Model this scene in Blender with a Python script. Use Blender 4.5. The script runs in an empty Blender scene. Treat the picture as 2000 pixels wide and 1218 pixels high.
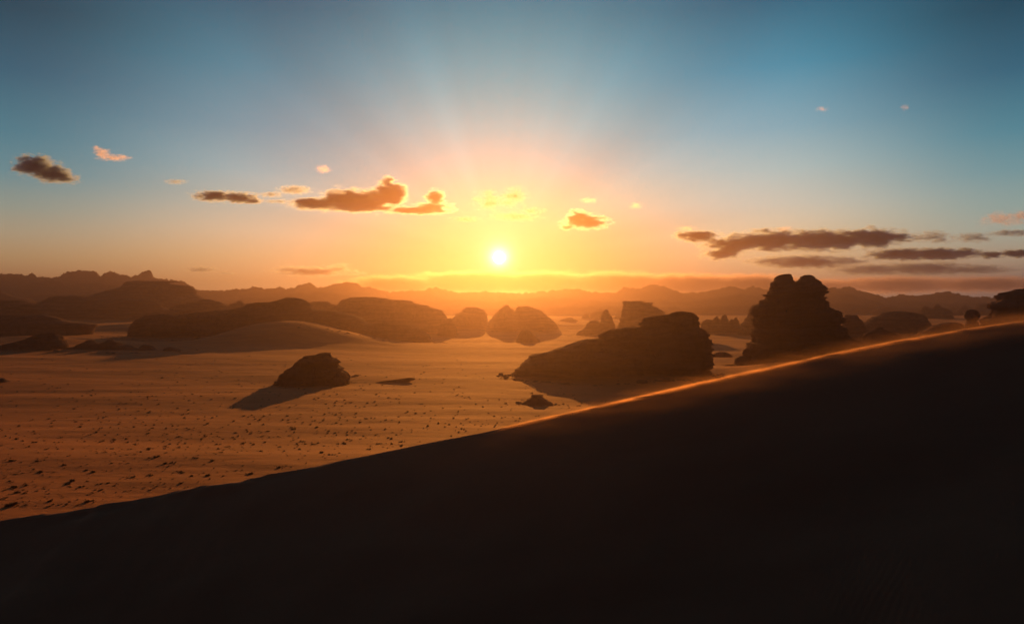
import bpy, bmesh, math, random
import numpy as np
from mathutils import Vector

# ------------------------------------------------------------------ camera, world, sun, exposure
S = bpy.context.scene
COL = S.collection
F = 24.0 / 36.0 * 2000.0            # focal length in photograph pixels
HOR = 612.0                         # row of the level horizon
CAMZ = 30.0
R = math.radians

cd = bpy.data.cameras.new('camera'); cam = bpy.data.objects.new('camera', cd); COL.objects.link(cam)
cam.location = (0, 0, CAMZ); cam.rotation_euler = (R(90), 0, 0)
cd.lens = 24; cd.sensor_width = 36; cd.shift_y = 3.0 / 2000.0
cd.clip_start = 0.5; cd.clip_end = 60000
S.camera = cam

S.view_settings.view_transform = 'Standard'; S.view_settings.look = 'None'
S.view_settings.gamma = 1; S.view_settings.use_curve_mapping = False
EXPOSURE = 1.25
S.view_settings.exposure = EXPOSURE
EX = 2.0 ** EXPOSURE
S.cycles.use_denoising = True
S.cycles.denoising_input_passes = 'RGB_ALBEDO'
S.cycles.max_bounces = 4
S.cycles.diffuse_bounces = 2
S.cycles.volume_bounces = 1
S.cycles.transparent_max_bounces = 24
S.cycles.volume_max_steps = 512

SUN_AZ = math.degrees(math.atan2(975 - 1000, F))
DISC_EL = math.degrees(math.atan((HOR - 503) / F))
SUN_EL = 7.4
sl = bpy.data.lights.new('sun', 'SUN'); sun = bpy.data.objects.new('sun', sl); COL.objects.link(sun)
sl.energy = 2.9; sl.angle = R(0.5); sl.color = (1.0, 0.335, 0.05)
def direc(az, el):
    return Vector((math.sin(R(az)) * math.cos(R(el)), math.cos(R(az)) * math.cos(R(el)), math.sin(R(el))))
sun.rotation_euler = direc(SUN_AZ, SUN_EL).to_track_quat('Z', 'Y').to_euler()
sun.location = direc(SUN_AZ, SUN_EL) * 200 + Vector((0, 0, 100))

class NT:
    """small helper to write node trees as expressions"""
    def __init__(s, tree): s.t = tree; s.n = tree.nodes; s.l = tree.links
    def put(s, sock, v):
        if isinstance(v, bpy.types.NodeSocket): s.l.new(v, sock)
        elif v is not None: sock.default_value = v
    def new(s, kind, **kw):
        nd = s.n.new(kind)
        for k, v in kw.items(): setattr(nd, k, v)
        return nd
    def m(s, op, a, b=None, c=None, clamp=False):
        nd = s.new('ShaderNodeMath', operation=op, use_clamp=clamp)
        s.put(nd.inputs[0], a)
        if b is not None: s.put(nd.inputs[1], b)
        if c is not None: s.put(nd.inputs[2], c)
        return nd.outputs[0]
    def v(s, op, a, b=None, scale=None):
        nd = s.new('ShaderNodeVectorMath', operation=op)
        s.put(nd.inputs[0], a)
        if b is not None: s.put(nd.inputs[1], b)
        if scale is not None: s.put(nd.inputs['Scale'], scale)
        return nd.outputs['Value'] if op in ('DOT_PRODUCT', 'LENGTH', 'DISTANCE') else nd.outputs[0]
    def mr(s, x, a, b, c=0.0, d=1.0, interp='LINEAR'):
        nd = s.new('ShaderNodeMapRange', interpolation_type=interp, clamp=True)
        s.put(nd.inputs[0], x)
        for i, q in enumerate((a, b, c, d)): s.put(nd.inputs[i + 1], q)
        return nd.outputs[0]
    def mix(s, f, a, b, blend='MIX'):
        nd = s.new('ShaderNodeMix', data_type='RGBA', blend_type=blend)
        s.put(nd.inputs[0], f); s.put(nd.inputs[6], a); s.put(nd.inputs[7], b)
        return nd.outputs[2]
    def noise(s, vec, scale, detail=3, rough=0.5, dist=0.0, dims='3D'):
        nd = s.new('ShaderNodeTexNoise', noise_dimensions=dims)
        if vec is not None: s.put(nd.inputs['Vector'], vec)
        nd.inputs['Scale'].default_value = scale; nd.inputs['Detail'].default_value = detail
        nd.inputs['Roughness'].default_value = rough; nd.inputs['Distortion'].default_value = dist
        return nd.outputs['Fac']
    def ramp(s, fac, stops):
        nd = s.new('ShaderNodeValToRGB'); e = nd.color_ramp.elements
        while len(e) < len(stops): e.new(0.5)
        for k, (p, c) in enumerate(stops): e[k].position = p
        for k, (p, c) in enumerate(stops): e[k].position = p; e[k].color = (*c[:3], 1)
        s.put(nd.inputs[0], fac)
        return nd.outputs[0]
    def sep(s, vec):
        nd = s.new('ShaderNodeSeparateXYZ'); s.put(nd.inputs[0], vec); return nd.outputs
    def comb(s, x, y, z):
        nd = s.new('ShaderNodeCombineXYZ')
        for k, q in enumerate((x, y, z)): s.put(nd.inputs[k], q)
        return nd.outputs[0]

def lin(c):
    return tuple((v / 255 / 12.92) if v / 255 <= 0.04045 else ((v / 255 + 0.055) / 1.055) ** 2.4 for v in c)

def build_world():
    w = bpy.data.worlds.new('World'); S.world = w; w.use_nodes = True
    n = NT(w.node_tree); w.node_tree.nodes.clear()
    out = n.new('ShaderNodeOutputWorld'); bg = n.new('ShaderNodeBackground')
    n.l.new(bg.outputs[0], out.inputs[0])
    d = n.new('ShaderNodeTexCoord').outputs['Generated']
    x, y, z = n.sep(d)
    az = n.m('MULTIPLY', n.m('ARCTAN2', x, y), 180 / math.pi)
    el = n.m('MULTIPLY', n.m('ARCSINE', z), 180 / math.pi)
    elf = n.m('DIVIDE', el, 50.0, clamp=True)
    # colour of the evening sky against height, at five bearings
    SKY = {
        -36.9: [(611, (150, 104, 78)), (545, (190, 140, 96)), (500, (190, 158, 114)), (450, (178, 168, 140)), (400, (148, 164, 152)),
                (330, (98, 148, 158)), (250, (68, 130, 148)), (130, (38, 98, 122)), (0, (10, 70, 90))],
        -20.5: [(611, (190, 128, 84)), (545, (216, 164, 108)), (500, (224, 186, 134)), (450, (214, 196, 164)), (400, (186, 194, 180)),
                (330, (142, 178, 184)), (250, (102, 156, 174)), (130, (52, 134, 158)), (0, (20, 98, 124))],
        -1.0: [(611, (180, 104, 20)), (545, (180, 140, 44)), (500, (176, 142, 54)), (450, (168, 164, 104)), (400, (152, 180, 148)),
               (330, (132, 184, 184)), (250, (108, 188, 198)), (130, (76, 168, 186)), (0, (36, 132, 156))],
        20.5: [(611, (180, 130, 100)), (545, (206, 164, 122)), (500, (228, 194, 146)), (450, (226, 208, 172)), (400, (208, 212, 196)),
               (330, (172, 200, 200)), (250, (126, 176, 192)), (130, (58, 146, 174)), (0, (22, 104, 132))],
        36.9: [(611, (134, 118, 118)), (545, (160, 138, 124)), (500, (186, 168, 142)), (450, (176, 184, 168)), (400, (150, 178, 172)),
               (330, (112, 162, 170)), (250, (74, 142, 160)), (130, (38, 104, 130)), (0, (10, 74, 96))],
    }
    cols = []
    keys = sorted(SKY)
    for a in keys:
        st = []
        for row, c in SKY[a]:
            e = math.degrees(math.atan((HOR - row) / F * math.cos(R(a))))
            thick = min(205.0 / math.sin(math.radians(max(e, 0.5))), 4000.0) * 3.3e-4     # the dome shines through the valley haze
            q = math.exp(thick * (0.5 if abs(a) > 5 else 0.15))
            st.append((max(0.0, e / 50.0), tuple(v * q for v in lin(c))))
        st.append((0.75, lin((16, 36, 52)))); st.append((1.0, lin((14, 34, 52))))
        cols.append(n.ramp(elf, st))
    c = cols[0]
    for k in range(1, 5):
        c = n.mix(n.mr(az, keys[k - 1], keys[k], 0, 1, 'SMOOTHSTEP'), c, cols[k])
    back = n.ramp(elf, [(0.0, lin((52, 50, 60))), (0.25, lin((32, 48, 64))), (1.0, lin((10, 24, 38)))])
    absaz = n.m('ABSOLUTE', az)
    c = n.mix(n.mr(absaz, 42, 100, 0, 1, 'SMOOTHSTEP'), c, back)
    # sun direction terms
    sd = direc(SUN_AZ, DISC_EL)
    ang = n.m('MULTIPLY', n.m('ARCCOSINE', n.m('MINIMUM', n.v('DOT_PRODUCT', d, tuple(sd)), 0.9999999)), 180 / math.pi)
    rt = Vector((math.cos(R(SUN_AZ)), -math.sin(R(SUN_AZ)), 0)); up = rt.cross(sd)
    phi = n.m('ARCTAN2', n.v('DOT_PRODUCT', d, tuple(rt)), n.v('DOT_PRODUCT', d, tuple(up)))
    ray = n.noise(n.comb(n.m('MULTIPLY', phi, 2.1), 5.1, 0), 1.0, 3, 0.5)
    fall = n.m('MULTIPLY', n.mr(ang, 2, 7), n.mr(ang, 16, 36, 1, 0))
    amp = n.m('MULTIPLY', n.m('MULTIPLY', n.m('SUBTRACT', ray, 0.5), fall), 0.75)
    c = n.v('SCALE', c, scale=n.m('ADD', 1.0, amp))
    glow = n.m('POWER', 2.718, n.m('MULTIPLY', ang, -1 / 1.3))
    glow2 = n.m('POWER', 2.718, n.m('MULTIPLY', ang, -1 / 4.2))
    disc = n.mr(ang, 0.36, 0.52, 1, 0, 'SMOOTHSTEP')
    bloom = n.m('POWER', 2.718, n.m('MULTIPLY', n.m('MAXIMUM', n.m('SUBTRACT', ang, 0.4), 0.0), -1 / 0.38))
    c = n.v('ADD', c, n.v('SCALE', (1.0, 0.95, 0.8), scale=n.m('MULTIPLY', bloom, 3.0)))
    c = n.v('ADD', c, n.v('SCALE', (1.0, 0.80, 0.42), scale=n.m('MULTIPLY', glow, 0.25)))
    c = n.v('ADD', c, n.v('SCALE', (0.10, 0.42, 0.50), scale=n.m('MULTIPLY', glow2, 0.6)))
    c = n.v('ADD', c, n.v('SCALE', (1.0, 0.86, 0.6), scale=n.m('MULTIPLY', disc, 60.0)))
    # physical sky underneath
    sky = n.new('ShaderNodeTexSky', sky_type='NISHITA', sun_disc=False, sun_elevation=R(SUN_EL), sun_rotation=R(SUN_AZ))
    sky.dust_density = 2.0
    c = n.v('SCALE', c, scale=WORLD_GAIN / EX)
    c = n.v('ADD', c, n.v('SCALE', sky.outputs[0], scale=0.0015))
    n.l.new(c, bg.inputs[0]); bg.inputs[1].default_value = 1.0
WORLD_GAIN = 0.9
build_world()

# ------------------------------------------------------------------ numeric noise
def _h(ix, iy, iz, seed):
    h = (ix * 374761393 + iy * 668265263 + iz * 2147483647 + seed * 974634777) & 0xffffffff
    h = ((h ^ (h >> 13)) * 1274126177) & 0xffffffff
    h = ((h ^ (h >> 16)) * 2246822519) & 0xffffffff
    return ((h ^ (h >> 15)) & 0xffff) / 32767.5 - 1.0
def vn(x, y, z=0.0, seed=0):
    x, y, z = np.broadcast_arrays(np.asarray(x, float), np.asarray(y, float), np.asarray(z, float))
    ix, iy, iz = np.floor(x).astype(np.int64), np.floor(y).astype(np.int64), np.floor(z).astype(np.int64)
    fx, fy, fz = x - ix, y - iy, z - iz
    fx, fy, fz = (t * t * t * (t * (t * 6 - 15) + 10) for t in (fx, fy, fz))
    r = 0
    for a in (0, 1):
        for b in (0, 1):
            for c in (0, 1):
                w = (fx if a else 1 - fx) * (fy if b else 1 - fy) * (fz if c else 1 - fz)
                r = r + w * _h(ix + a, iy + b, iz + c, seed)
    return r
def fbm(x, y, z=0.0, seed=0, octv=4, rough=0.5):
    r, a, s = 0, 1.0, 1.0
    for k in range(octv):
        r = r + a * vn(np.asarray(x) * s, np.asarray(y) * s, np.asarray(z) * s, seed + k * 17); a *= rough; s *= 2.03
    return r

# ------------------------------------------------------------------ materials
def material(name):
    m = bpy.data.materials.new(name); m.use_nodes = True
    n = NT(m.node_tree); b = m.node_tree.nodes['Principled BSDF']
    return m, n, b
def sand_material(name, base, dark, ripple=None):
    m, n, b = material(name)
    p = n.new('ShaderNodeNewGeometry').outputs['Position']
    big = n.noise(n.v('MULTIPLY', p, (0.004, 0.012, 0.01)), 1.0, 5, 0.6)
    med = n.noise(n.v('MULTIPLY', p, (0.03, 0.10, 0.1)), 1.0, 5, 0.6)
    fine = n.noise(p, 1.7, 4, 0.65)
    c = n.mix(n.mr(big, 0.35, 0.65), (*base, 1), (*dark, 1))
    c = n.mix(n.m('MULTIPLY', n.mr(med, 0.45, 0.7), 0.45), c, (*[v * 0.62 for v in dark], 1))
    c = n.mix(n.m('MULTIPLY', n.mr(fine, 0.5, 0.8), 0.25), c, (*[v * 0.6 for v in base], 1))
    n.put(b.inputs['Base Color'], c); b.inputs['Roughness'].default_value = 0.9
    b.inputs['Specular IOR Level'].default_value = 0.15
    hgt = n.m('ADD', n.m('MULTIPLY', fine, 0.11), n.m('MULTIPLY', med, 0.5))
    if ripple:
        warp = n.noise(p, 0.35, 2)
        x, y, z = n.sep(p)
        ph = n.m('ADD', n.m('ADD', n.m('MULTIPLY', x, ripple[0]), n.m('MULTIPLY', y, ripple[1])), n.m('MULTIPLY', warp, 9.0))
        wv = n.m('MULTIPLY', n.m('MULTIPLY', n.m('SINE', ph), ripple[2]), n.mr(n.noise(p, 0.09, 3, 0.6), 0.4, 0.62, 0.0, 1.3))
        hgt = n.m('ADD', n.m('MULTIPLY', fine, 0.03), wv)
    bp = n.new('ShaderNodeBump'); bp.inputs['Strength'].default_value = 1.0; bp.inputs['Distance'].default_value = 1.0
    n.put(bp.inputs['Height'], hgt); n.l.new(bp.outputs[0], b.inputs['Normal'])
    return m
def rock_material(name, c1, c2, zs=0.35):
    m, n, b = material(name)
    p = n.new('ShaderNodeNewGeometry').outputs['Position']
    w = n.noise(p, 0.03, 3)
    x, y, z = n.sep(p)
    zz = n.m('ADD', n.m('MULTIPLY', z, zs), n.m('MULTIPLY', w, 3.0))
    st = n.noise(n.comb(n.m('MULTIPLY', x, 0.02), n.m('MULTIPLY', y, 0.02), zz), 1.0, 5, 0.65)
    blot = n.noise(p, 0.15, 5, 0.6)
    vs = n.noise(n.v('MULTIPLY', p, (0.5, 0.5, 0.05)), 1.0, 4, 0.6)
    c = n.mix(n.mr(st, 0.35, 0.65), (*c1, 1), (*c2, 1))
    c = n.mix(n.m('MULTIPLY', n.mr(blot, 0.45, 0.7), 0.5), c, (*[v * 0.55 for v in c1], 1))
    c = n.mix(n.m('MULTIPLY', n.mr(vs, 0.5, 0.75), 0.45), c, (*[v * 0.4 for v in c1], 1))
    n.put(b.inputs['Base Color'], c); b.inputs['Roughness'].default_value = 0.95
    b.inputs['Specular IOR Level'].default_value = 0.1
    bp = n.new('ShaderNodeBump'); bp.inputs['Strength'].default_value = 0.9; bp.inputs['Distance'].default_value = 1.2
    n.put(bp.inputs['Height'], n.m('ADD', n.m('MULTIPLY', st, 1.0), n.m('MULTIPLY', n.noise(p, 0.6, 4, 0.6), 0.6)))
    n.l.new(bp.outputs[0], b.inputs['Normal'])
    return m
M_SAND = sand_material('desert_sand', (0.50, 0.205, 0.07), (0.30, 0.115, 0.042))
M_DUNE = sand_material('dune_sand', (0.50, 0.23, 0.12), (0.42, 0.19, 0.10), ripple=(11.5, -13.0, 0.006))
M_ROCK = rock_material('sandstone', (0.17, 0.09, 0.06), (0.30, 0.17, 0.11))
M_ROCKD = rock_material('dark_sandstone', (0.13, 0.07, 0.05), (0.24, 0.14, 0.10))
M_MOUNT = rock_material('mountain_rock', (0.12, 0.07, 0.055), (0.15, 0.09, 0.07), 0.02)
def shrub_material():
    m, n, b = material('dry_shrub')
    r = n.new('ShaderNodeObjectInfo').outputs['Random']
    n.put(b.inputs['Base Color'], n.mix(r, (0.09, 0.06, 0.03, 1), (0.16, 0.11, 0.06, 1)))
    b.inputs['Roughness'].default_value = 0.9
    return m
M_SHRUB = shrub_material()

# ------------------------------------------------------------------ object helpers
def link_mesh(name, verts, faces, mat, parent=None, smooth=True):
    me = bpy.data.meshes.new(name)
    me.from_pydata([tuple(v) for v in verts], [], [tuple(f) for f in faces])
    if smooth: me.polygons.foreach_set('use_smooth', [True] * len(me.polygons))
    me.materials.append(mat)
    o = bpy.data.objects.new(name, me); COL.objects.link(o)
    if parent: o.parent = parent
    return o
def tag(o, label=None, cat=None, group=None, kind=None):
    if label: o['label'] = label
    if cat: o['category'] = cat
    if group: o['group'] = group
    if kind: o['kind'] = kind
    return o
def empty(name, loc):
    o = bpy.data.objects.new(name, None); COL.objects.link(o); o.location = loc; return o
def P(px, py, Y): return ((px - 1000) / F * Y, Y, CAMZ - (py - HOR) / F * Y)

# ------------------------------------------------------------------ the plain
def smooth(t): t = np.clip(t, 0, 1); return t * t * (3 - 2 * t)
MOUNDS = []   # x, y, height, rx, ry
def mound(px, D, h, wpx, ry): MOUNDS.append(((px - 1000) / F * D, D, h, wpx / F * D, ry))
mound(575, 660, 18, 95, 80); mound(470, 640, 5, 60, 50); mound(690, 640, 6, 90, 60)
mound(60, 560, 7, 120, 50); mound(1290, 300, 2.2, 70, 26); mound(1560, 360, 3.5, 90, 22)
mound(300, 900, 8, 150, 60); mound(1000, 1150, 6, 200, 90); mound(860, 300, 1.2, 160, 18)
def G(x, y, detail=True):
    x = np.asarray(x, float); y = np.asarray(y, float)
    d = np.hypot(x, y)
    z = 18 * smooth((d - 800) / 800) + 24 * np.clip((d - 1400) / 1800, 0, 1.5)
    for mx, my, h, rx, ry in MOUNDS:
        z = z + h * np.exp(-((x - mx) / rx) ** 2 - ((y - my) / ry) ** 2)
    z = z + 6.5 * smooth((200 - y) / 130) + 5 * smooth((d - 280) / 500) * smooth((-x / np.maximum(y, 1) - 0.1) / 0.3)  # near apron tilted sunward to brighten the sand; left rise added to deepen shade
    xs = x + 0.25 * y
    z = z + 0.9 * fbm(xs / 210, y / 60, 0, 5, 2) + 0.30 * fbm(xs / 85, y / 25, 0, 9, 3)
    if detail: z = z + 0.07 * fbm(xs / 12, y / 6.0, 0, 31, 4)
    return z
def ground_row_distance(row):
    lo, hi = 60.0, 5800.0
    a = np.linspace(lo, hi, 4000)
    r = HOR + (CAMZ - 18 * smooth((a - 800) / 800) - 24 * np.clip((a - 1400) / 1800, 0, 1.5)) / a * F
    k = np.where(r < row)[0]
    return float(a[k[0]]) if len(k) else hi
def build_ground():
    az = np.concatenate([np.arange(-180, -50, 4.0), np.arange(-50, 50, 0.14), np.arange(50, 180, 4.0)])
    rad = [0.0, 12.0]
    while rad[-1] < 4100: rad.append(rad[-1] * 1.0125 + 0.01)
    rad = np.array(rad)
    A, Q = np.meshgrid(np.radians(az), rad)
    X, Y = np.sin(A) * Q, np.cos(A) * Q
    Z = G(X, Y)
    Z[:2] = 0
    n, m = X.shape
    v = np.stack([X.ravel(), Y.ravel(), Z.ravel()], 1)
    i = np.arange(n - 1)[:, None] * m; j = np.arange(m)[None, :]; j2 = (j + 1) % m
    f = np.stack([(i + j2).ravel(), (i + j).ravel(), (i + m + j).ravel(), (i + m + j2).ravel()], 1)
    tag(link_mesh('ground', v, f, M_SAND), kind='structure')
build_ground()

# ------------------------------------------------------------------ the foreground dune
CREST = [(-1200, 1180), (-600, 1110), (-250, 1052), (0, 1015), (150, 992), (300, 967), (400, 950), (500, 930), (600, 912), (700, 893), (850, 863),
         (1000, 832), (1100, 808), (1200, 786), (1300, 764), (1400, 741), (1500, 718), (1600, 697), (1700, 677), (1800, 658),
         (1900, 641), (2000, 627), (2150, 611), (2400, 592), (2900, 585)]
YC = 60.0
cx_ = np.array([(p[0] - 1000) / F * YC for p in CREST]); cz_ = np.array([CAMZ - (p[1] - HOR) / F * YC for p in CREST])
def crest_z(x):
    k = np.array([-2, -1, 0, 1, 2]) * 1.2
    return sum(np.interp(x + q, cx_, cz_) for q in k) / 5
def crest_wander(x): return 0.0 * x
def build_dune():
    xs = np.concatenate([np.arange(-100, -55, 1.5), np.arange(-55, 60, 0.16), np.arange(60, 90, 1.5)])
    far = -np.concatenate([np.array([46, 36, 28, 20, 14, 9, 6, 4, 3, 2, 1.5, 1.0, 0.75]), np.arange(0.6, 0.0, -0.06)])
    near = np.concatenate([np.arange(0, 1.2, 0.06), np.arange(1.2, 6, 0.3), np.arange(6, 34, 0.6), np.arange(34, 72, 2.5)])
    t = np.concatenate([far, near])              # + toward the camera
    Xg, T = np.meshgrid(xs, t)
    zc = crest_z(Xg)
    lip = 0.16 * fbm(Xg / 3.5, 2.2, 0, 71, 3) * smooth((-12 - Xg) / 12) + 0.03 * fbm(Xg / 2.0, 8.8, 0, 72, 2)
    zc = zc + lip
    Yg = YC + 0.55 * fbm(Xg / 9.0, 0.3, 0, 61, 3) * smooth((2 - Xg) / 30) + 0.12 * fbm(Xg / 6.0, 4.3, 0, 62, 2) - T
    # rounded lip then a steady slope on both sides
    r0 = 0.35
    nearp = np.where(T > 0, np.sqrt(T * T + r0 * r0) - r0, 0)
    farp = np.where(T < 0, np.sqrt(T * T + 0.3 * 0.3) - 0.3, 0)
    und = 0.35 * fbm((Xg + 0.5 * T) / 14, T / 9, 0, 81, 3) * smooth(T / 6)
    scallop = 0.28 * np.exp(-((T - 0.9) / 0.8) ** 2) * np.clip(fbm(Xg / 5 + T * 0.2, T / 2.5, 0, 91, 3), -1, 1) * smooth((-10 - Xg) / 14)
    Z = zc - 0.36 * nearp - 0.58 * farp + und * 1.0 + scallop
    Z = np.maximum(Z, -0.8 + 0.0 * Z)
    n, m = Xg.shape
    v = np.stack([Xg.ravel(), Yg.ravel(), Z.ravel()], 1)
    i = np.arange(n - 1)[:, None] * m; j = np.arange(m - 1)[None, :]
    f = np.stack([(i + j).ravel(), (i + m + j).ravel(), (i + m + j + 1).ravel(), (i + j + 1).ravel()], 1)
    o = tag(link_mesh('sand_dune', v, f, M_DUNE), kind='structure')
build_dune()

# ------------------------------------------------------------------ rocks: stacked strata following a profile
def loft(left, right, D, depth=0.5, seed=1, rough=1.0, step=None, seg=None, bottom=None, ledge=1.0, sq=0.75, shift=0.0):
    """closed rock solid: left/right give the outline as (column, row) pairs from the top down"""
    left = sorted(left, key=lambda p: p[1]); right = sorted(right, key=lambda p: p[1])
    ly, lx = np.array([p[1] for p in left], float), np.array([p[0] for p in left], float)
    ry, rx = np.array([p[1] for p in right], float), np.array([p[0] for p in right], float)
    top = min(ly[0], ry[0])
    mpp = D / F
    xm = ((lx.mean() + rx.mean()) / 2 - 1000) * mpp
    if bottom is None:
        gz = float(G(xm, D, False)) - 3.0
        bot = HOR + (CAMZ - gz) / mpp
    else: bot = bottom
    Hm = (bot - top) * mpp
    step = step or max(0.35, min(3.0, Hm / 70))
    nz = max(10, int(Hm / step))
    t = np.linspace(0, 1, nz + 1)
    rows = top + (bot - top) * t
    xl = np.interp(rows, ly, lx); xr = np.interp(rows, ry, rx)
    XL, XR = (xl - 1000) * mpp, (xr - 1000) * mpp
    hw = np.maximum((XR - XL) / 2, 0.15); cx = (XL + XR) / 2
    W = hw.max()
    hd = depth * (0.45 * hw + 0.55 * W * np.sqrt(np.clip(t * 1.25 + 0.02, 0, 1)))
    hd = np.minimum(hd, depth * W)
    hd[0] = min(hd[0], max(hw[0], hd[0] * 0.6))
    seg = seg or int(min(260, max(48, 2.6 * W * 2 / max(step, 0.5))))
    th = np.linspace(0, 2 * math.pi, seg, endpoint=False)
    C, Sn = np.cos(th), np.sin(th)
    cs = np.sign(C) * np.abs(C) ** sq; ss = np.sign(Sn) * np.abs(Sn) ** sq
    Z = (CAMZ - (rows - HOR) * mpp)[:, None] + 0 * C[None]
    X = cx[:, None] + hw[:, None] * cs[None]; Y = D + shift + hd[:, None] * ss[None]
    sc = max(2.0, min(Hm, 2 * W) / 6)
    # strata, blocks and fissures pushed in and out along the outward direction
    nx, ny = C[None] / np.maximum(1e-3, np.hypot(C, Sn * max(hw.mean(), 1) / max(hd.mean(), 1))), Sn[None]
    L = max(1.0, Hm / 16) * ledge
    warp = 0.5 * fbm(X / (sc * 2), Y / (sc * 2), 0, seed + 3, 2)
    zz = Z / L + warp
    k = np.floor(zz); fr = zz - k
    st = (_h(k.astype(np.int64), (k * 0 + seed).astype(np.int64), (k * 0).astype(np.int64), seed) * (1 - smooth((fr - 0.75) / 0.25)) +
          _h(k.astype(np.int64) + 1, (k * 0 + seed).astype(np.int64), (k * 0).astype(np.int64), seed) * smooth((fr - 0.75) / 0.25))
    groove = -np.exp(-((fr - 0.88) / 0.07) ** 2)
    blk = fbm(X / sc, Y / sc, Z / (sc * 1.3), seed, 4, 0.55)
    fis = -np.clip(0.30 - np.abs(vn(X / (sc * 0.9), Y / (sc * 0.9), Z / (sc * 5), seed + 40)), 0, 1) / 0.3
    amp = rough * min(Hm, 2 * W) * 0.028
    face = 0.35 + 0.65 * np.abs(Sn[None])          # keep the outline close to the profile
    edge = np.minimum(1, hw / max(W * 0.12, 0.5))[:, None]
    L2 = L * 0.37; z2 = Z / L2 + warp * 2.1; k2 = np.floor(z2); f2 = z2 - k2
    st2 = _h(k2.astype(np.int64), np.floor(th * seg / 40)[None].astype(np.int64) + 0 * k2.astype(np.int64), 0 * k2.astype(np.int64), seed + 5)
    cell = np.floor(blk * 3.2) / 3.2
    dsp = amp * edge * (0.8 * st + 0.5 * groove + 0.42 * st2 - 0.35 * np.exp(-(f2 / 0.16) ** 2) + (0.5 * blk + 0.75 * cell) * face + 1.9 * fis * face)
    X = X + dsp * C[None]; Y = Y + dsp * Sn[None] * 1.3
    Z = Z + amp * 0.35 * fbm(X / sc, Y / sc, 0, seed + 9, 3) * smooth(1 - t * 1.0)[:, None]
    v = np.stack([X.ravel(), Y.ravel(), Z.ravel()], 1)
    n, m = X.shape
    i = np.arange(n - 1)[:, None] * m; j = np.arange(m)[None, :]; j2 = (j + 1) % m
    f = np.stack([(i + j).ravel(), (i + m + j).ravel(), (i + m + j2).ravel(), (i + j2).ravel()], 1)
    # cap: rings shrinking inward over the top
    faces = f.tolist(); vl = v.tolist()
    prev = list(range(m)); c0 = v[:m].mean(0)
    for q, s_ in ((1, 0.8), (2, 0.55), (3, 0.28)):
        ring = []
        for a in range(m):
            p = c0 + (v[a] - c0) * s_
            ring.append(len(vl)); vl.append([p[0], p[1], v[a][2] * s_ + c0[2] * (1 - s_) + amp * 0.35 * (1 - s_) * float(vn(p[0] / sc * 2, p[1] / sc * 2, 0, seed))])
        for a in range(m):
            b = (a + 1) % m
            faces.append((prev[b], ring[b], ring[a], prev[a]))
        prev = ring
    ctr = len(vl); vl.append([c0[0], c0[1], c0[2]])
    for a in range(m): faces.append((prev[a], prev[(a + 1) % m], ctr))
    last = list(range((n - 1) * m, n * m)); faces.append(last[::-1])
    return np.array(vl), faces

def rock(name, lobes, D, label, group=None, cat='rock', mat=None, **kw):
    """one rock: lobes = list of (left, right[, options]) merged in one mesh, origin at its base"""
    V, Fc, off = [], [], 0
    for k, lb in enumerate(lobes):
        opt = dict(kw); opt.update(lb[2] if len(lb) > 2 else {})
        opt.setdefault('seed', 100 + int(lb[0][0][0]) * 7 + k)
        d = opt.pop('D', D)
        v, f = loft(lb[0], lb[1], d, **opt)
        V.append(v); Fc += [[q + off for q in ff] for ff in f]; off += len(v)
    V = np.concatenate(V)
    o = link_mesh(name, V, Fc, mat or M_ROCK, smooth=False)
    c = Vector((float((V[:, 0].min() + V[:, 0].max()) / 2), D, float(V[:, 2].min())))
    o.data.transform(__import__('mathutils').Matrix.Translation(-c)); o.location = c
    return tag(o, label, cat, group)

GR_N = 'dark rocks standing on the near plain'
GR_M = 'rock massifs across the valley'
GR_F = 'hazy rock outcrops in the far valley'
GR_S = 'rock spires in the haze'

# -- near rocks
rock('rock_outcrop', [([(632, 688), (620, 690), (617, 694), (598, 694), (590, 699), (588, 704), (574, 711), (569, 716), (556, 726), (548, 735), (545, 742), (540, 750)],
                       [(645, 688), (648, 693), (652, 698), (655, 703), (663, 706), (661, 712), (667, 718), (673, 728), (678, 733), (682, 742), (684, 750)])], 300,
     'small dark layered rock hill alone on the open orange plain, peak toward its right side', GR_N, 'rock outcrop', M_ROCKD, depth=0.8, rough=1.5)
rock('rock_massif', [
    ([(1318, 608), (1302, 613), (1268, 619), (1254, 623), (1252, 632), (1248, 638), (1190, 642), (1178, 648), (1172, 656), (1171, 661), (1146, 662), (1143, 664), (1131, 666),
      (1118, 673), (1095, 679), (1070, 687), (1046, 691), (1031, 699), (1021, 707), (1020, 716), (1004, 721), (1001, 728), (1000, 745)],
     [(1346, 608), (1357, 614), (1362, 622), (1359, 629), (1366, 636), (1378, 647), (1379, 656), (1384, 665), (1389, 672), (1388, 684), (1392, 694), (1393, 703), (1386, 712), (1384, 745)])],
    335, 'broad layered rock mass rising in steps to a rounded head at its right end', GR_M, 'rock massif', M_ROCK, depth=0.3, rough=1.3, ledge=0.7, sq=0.6)

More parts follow.
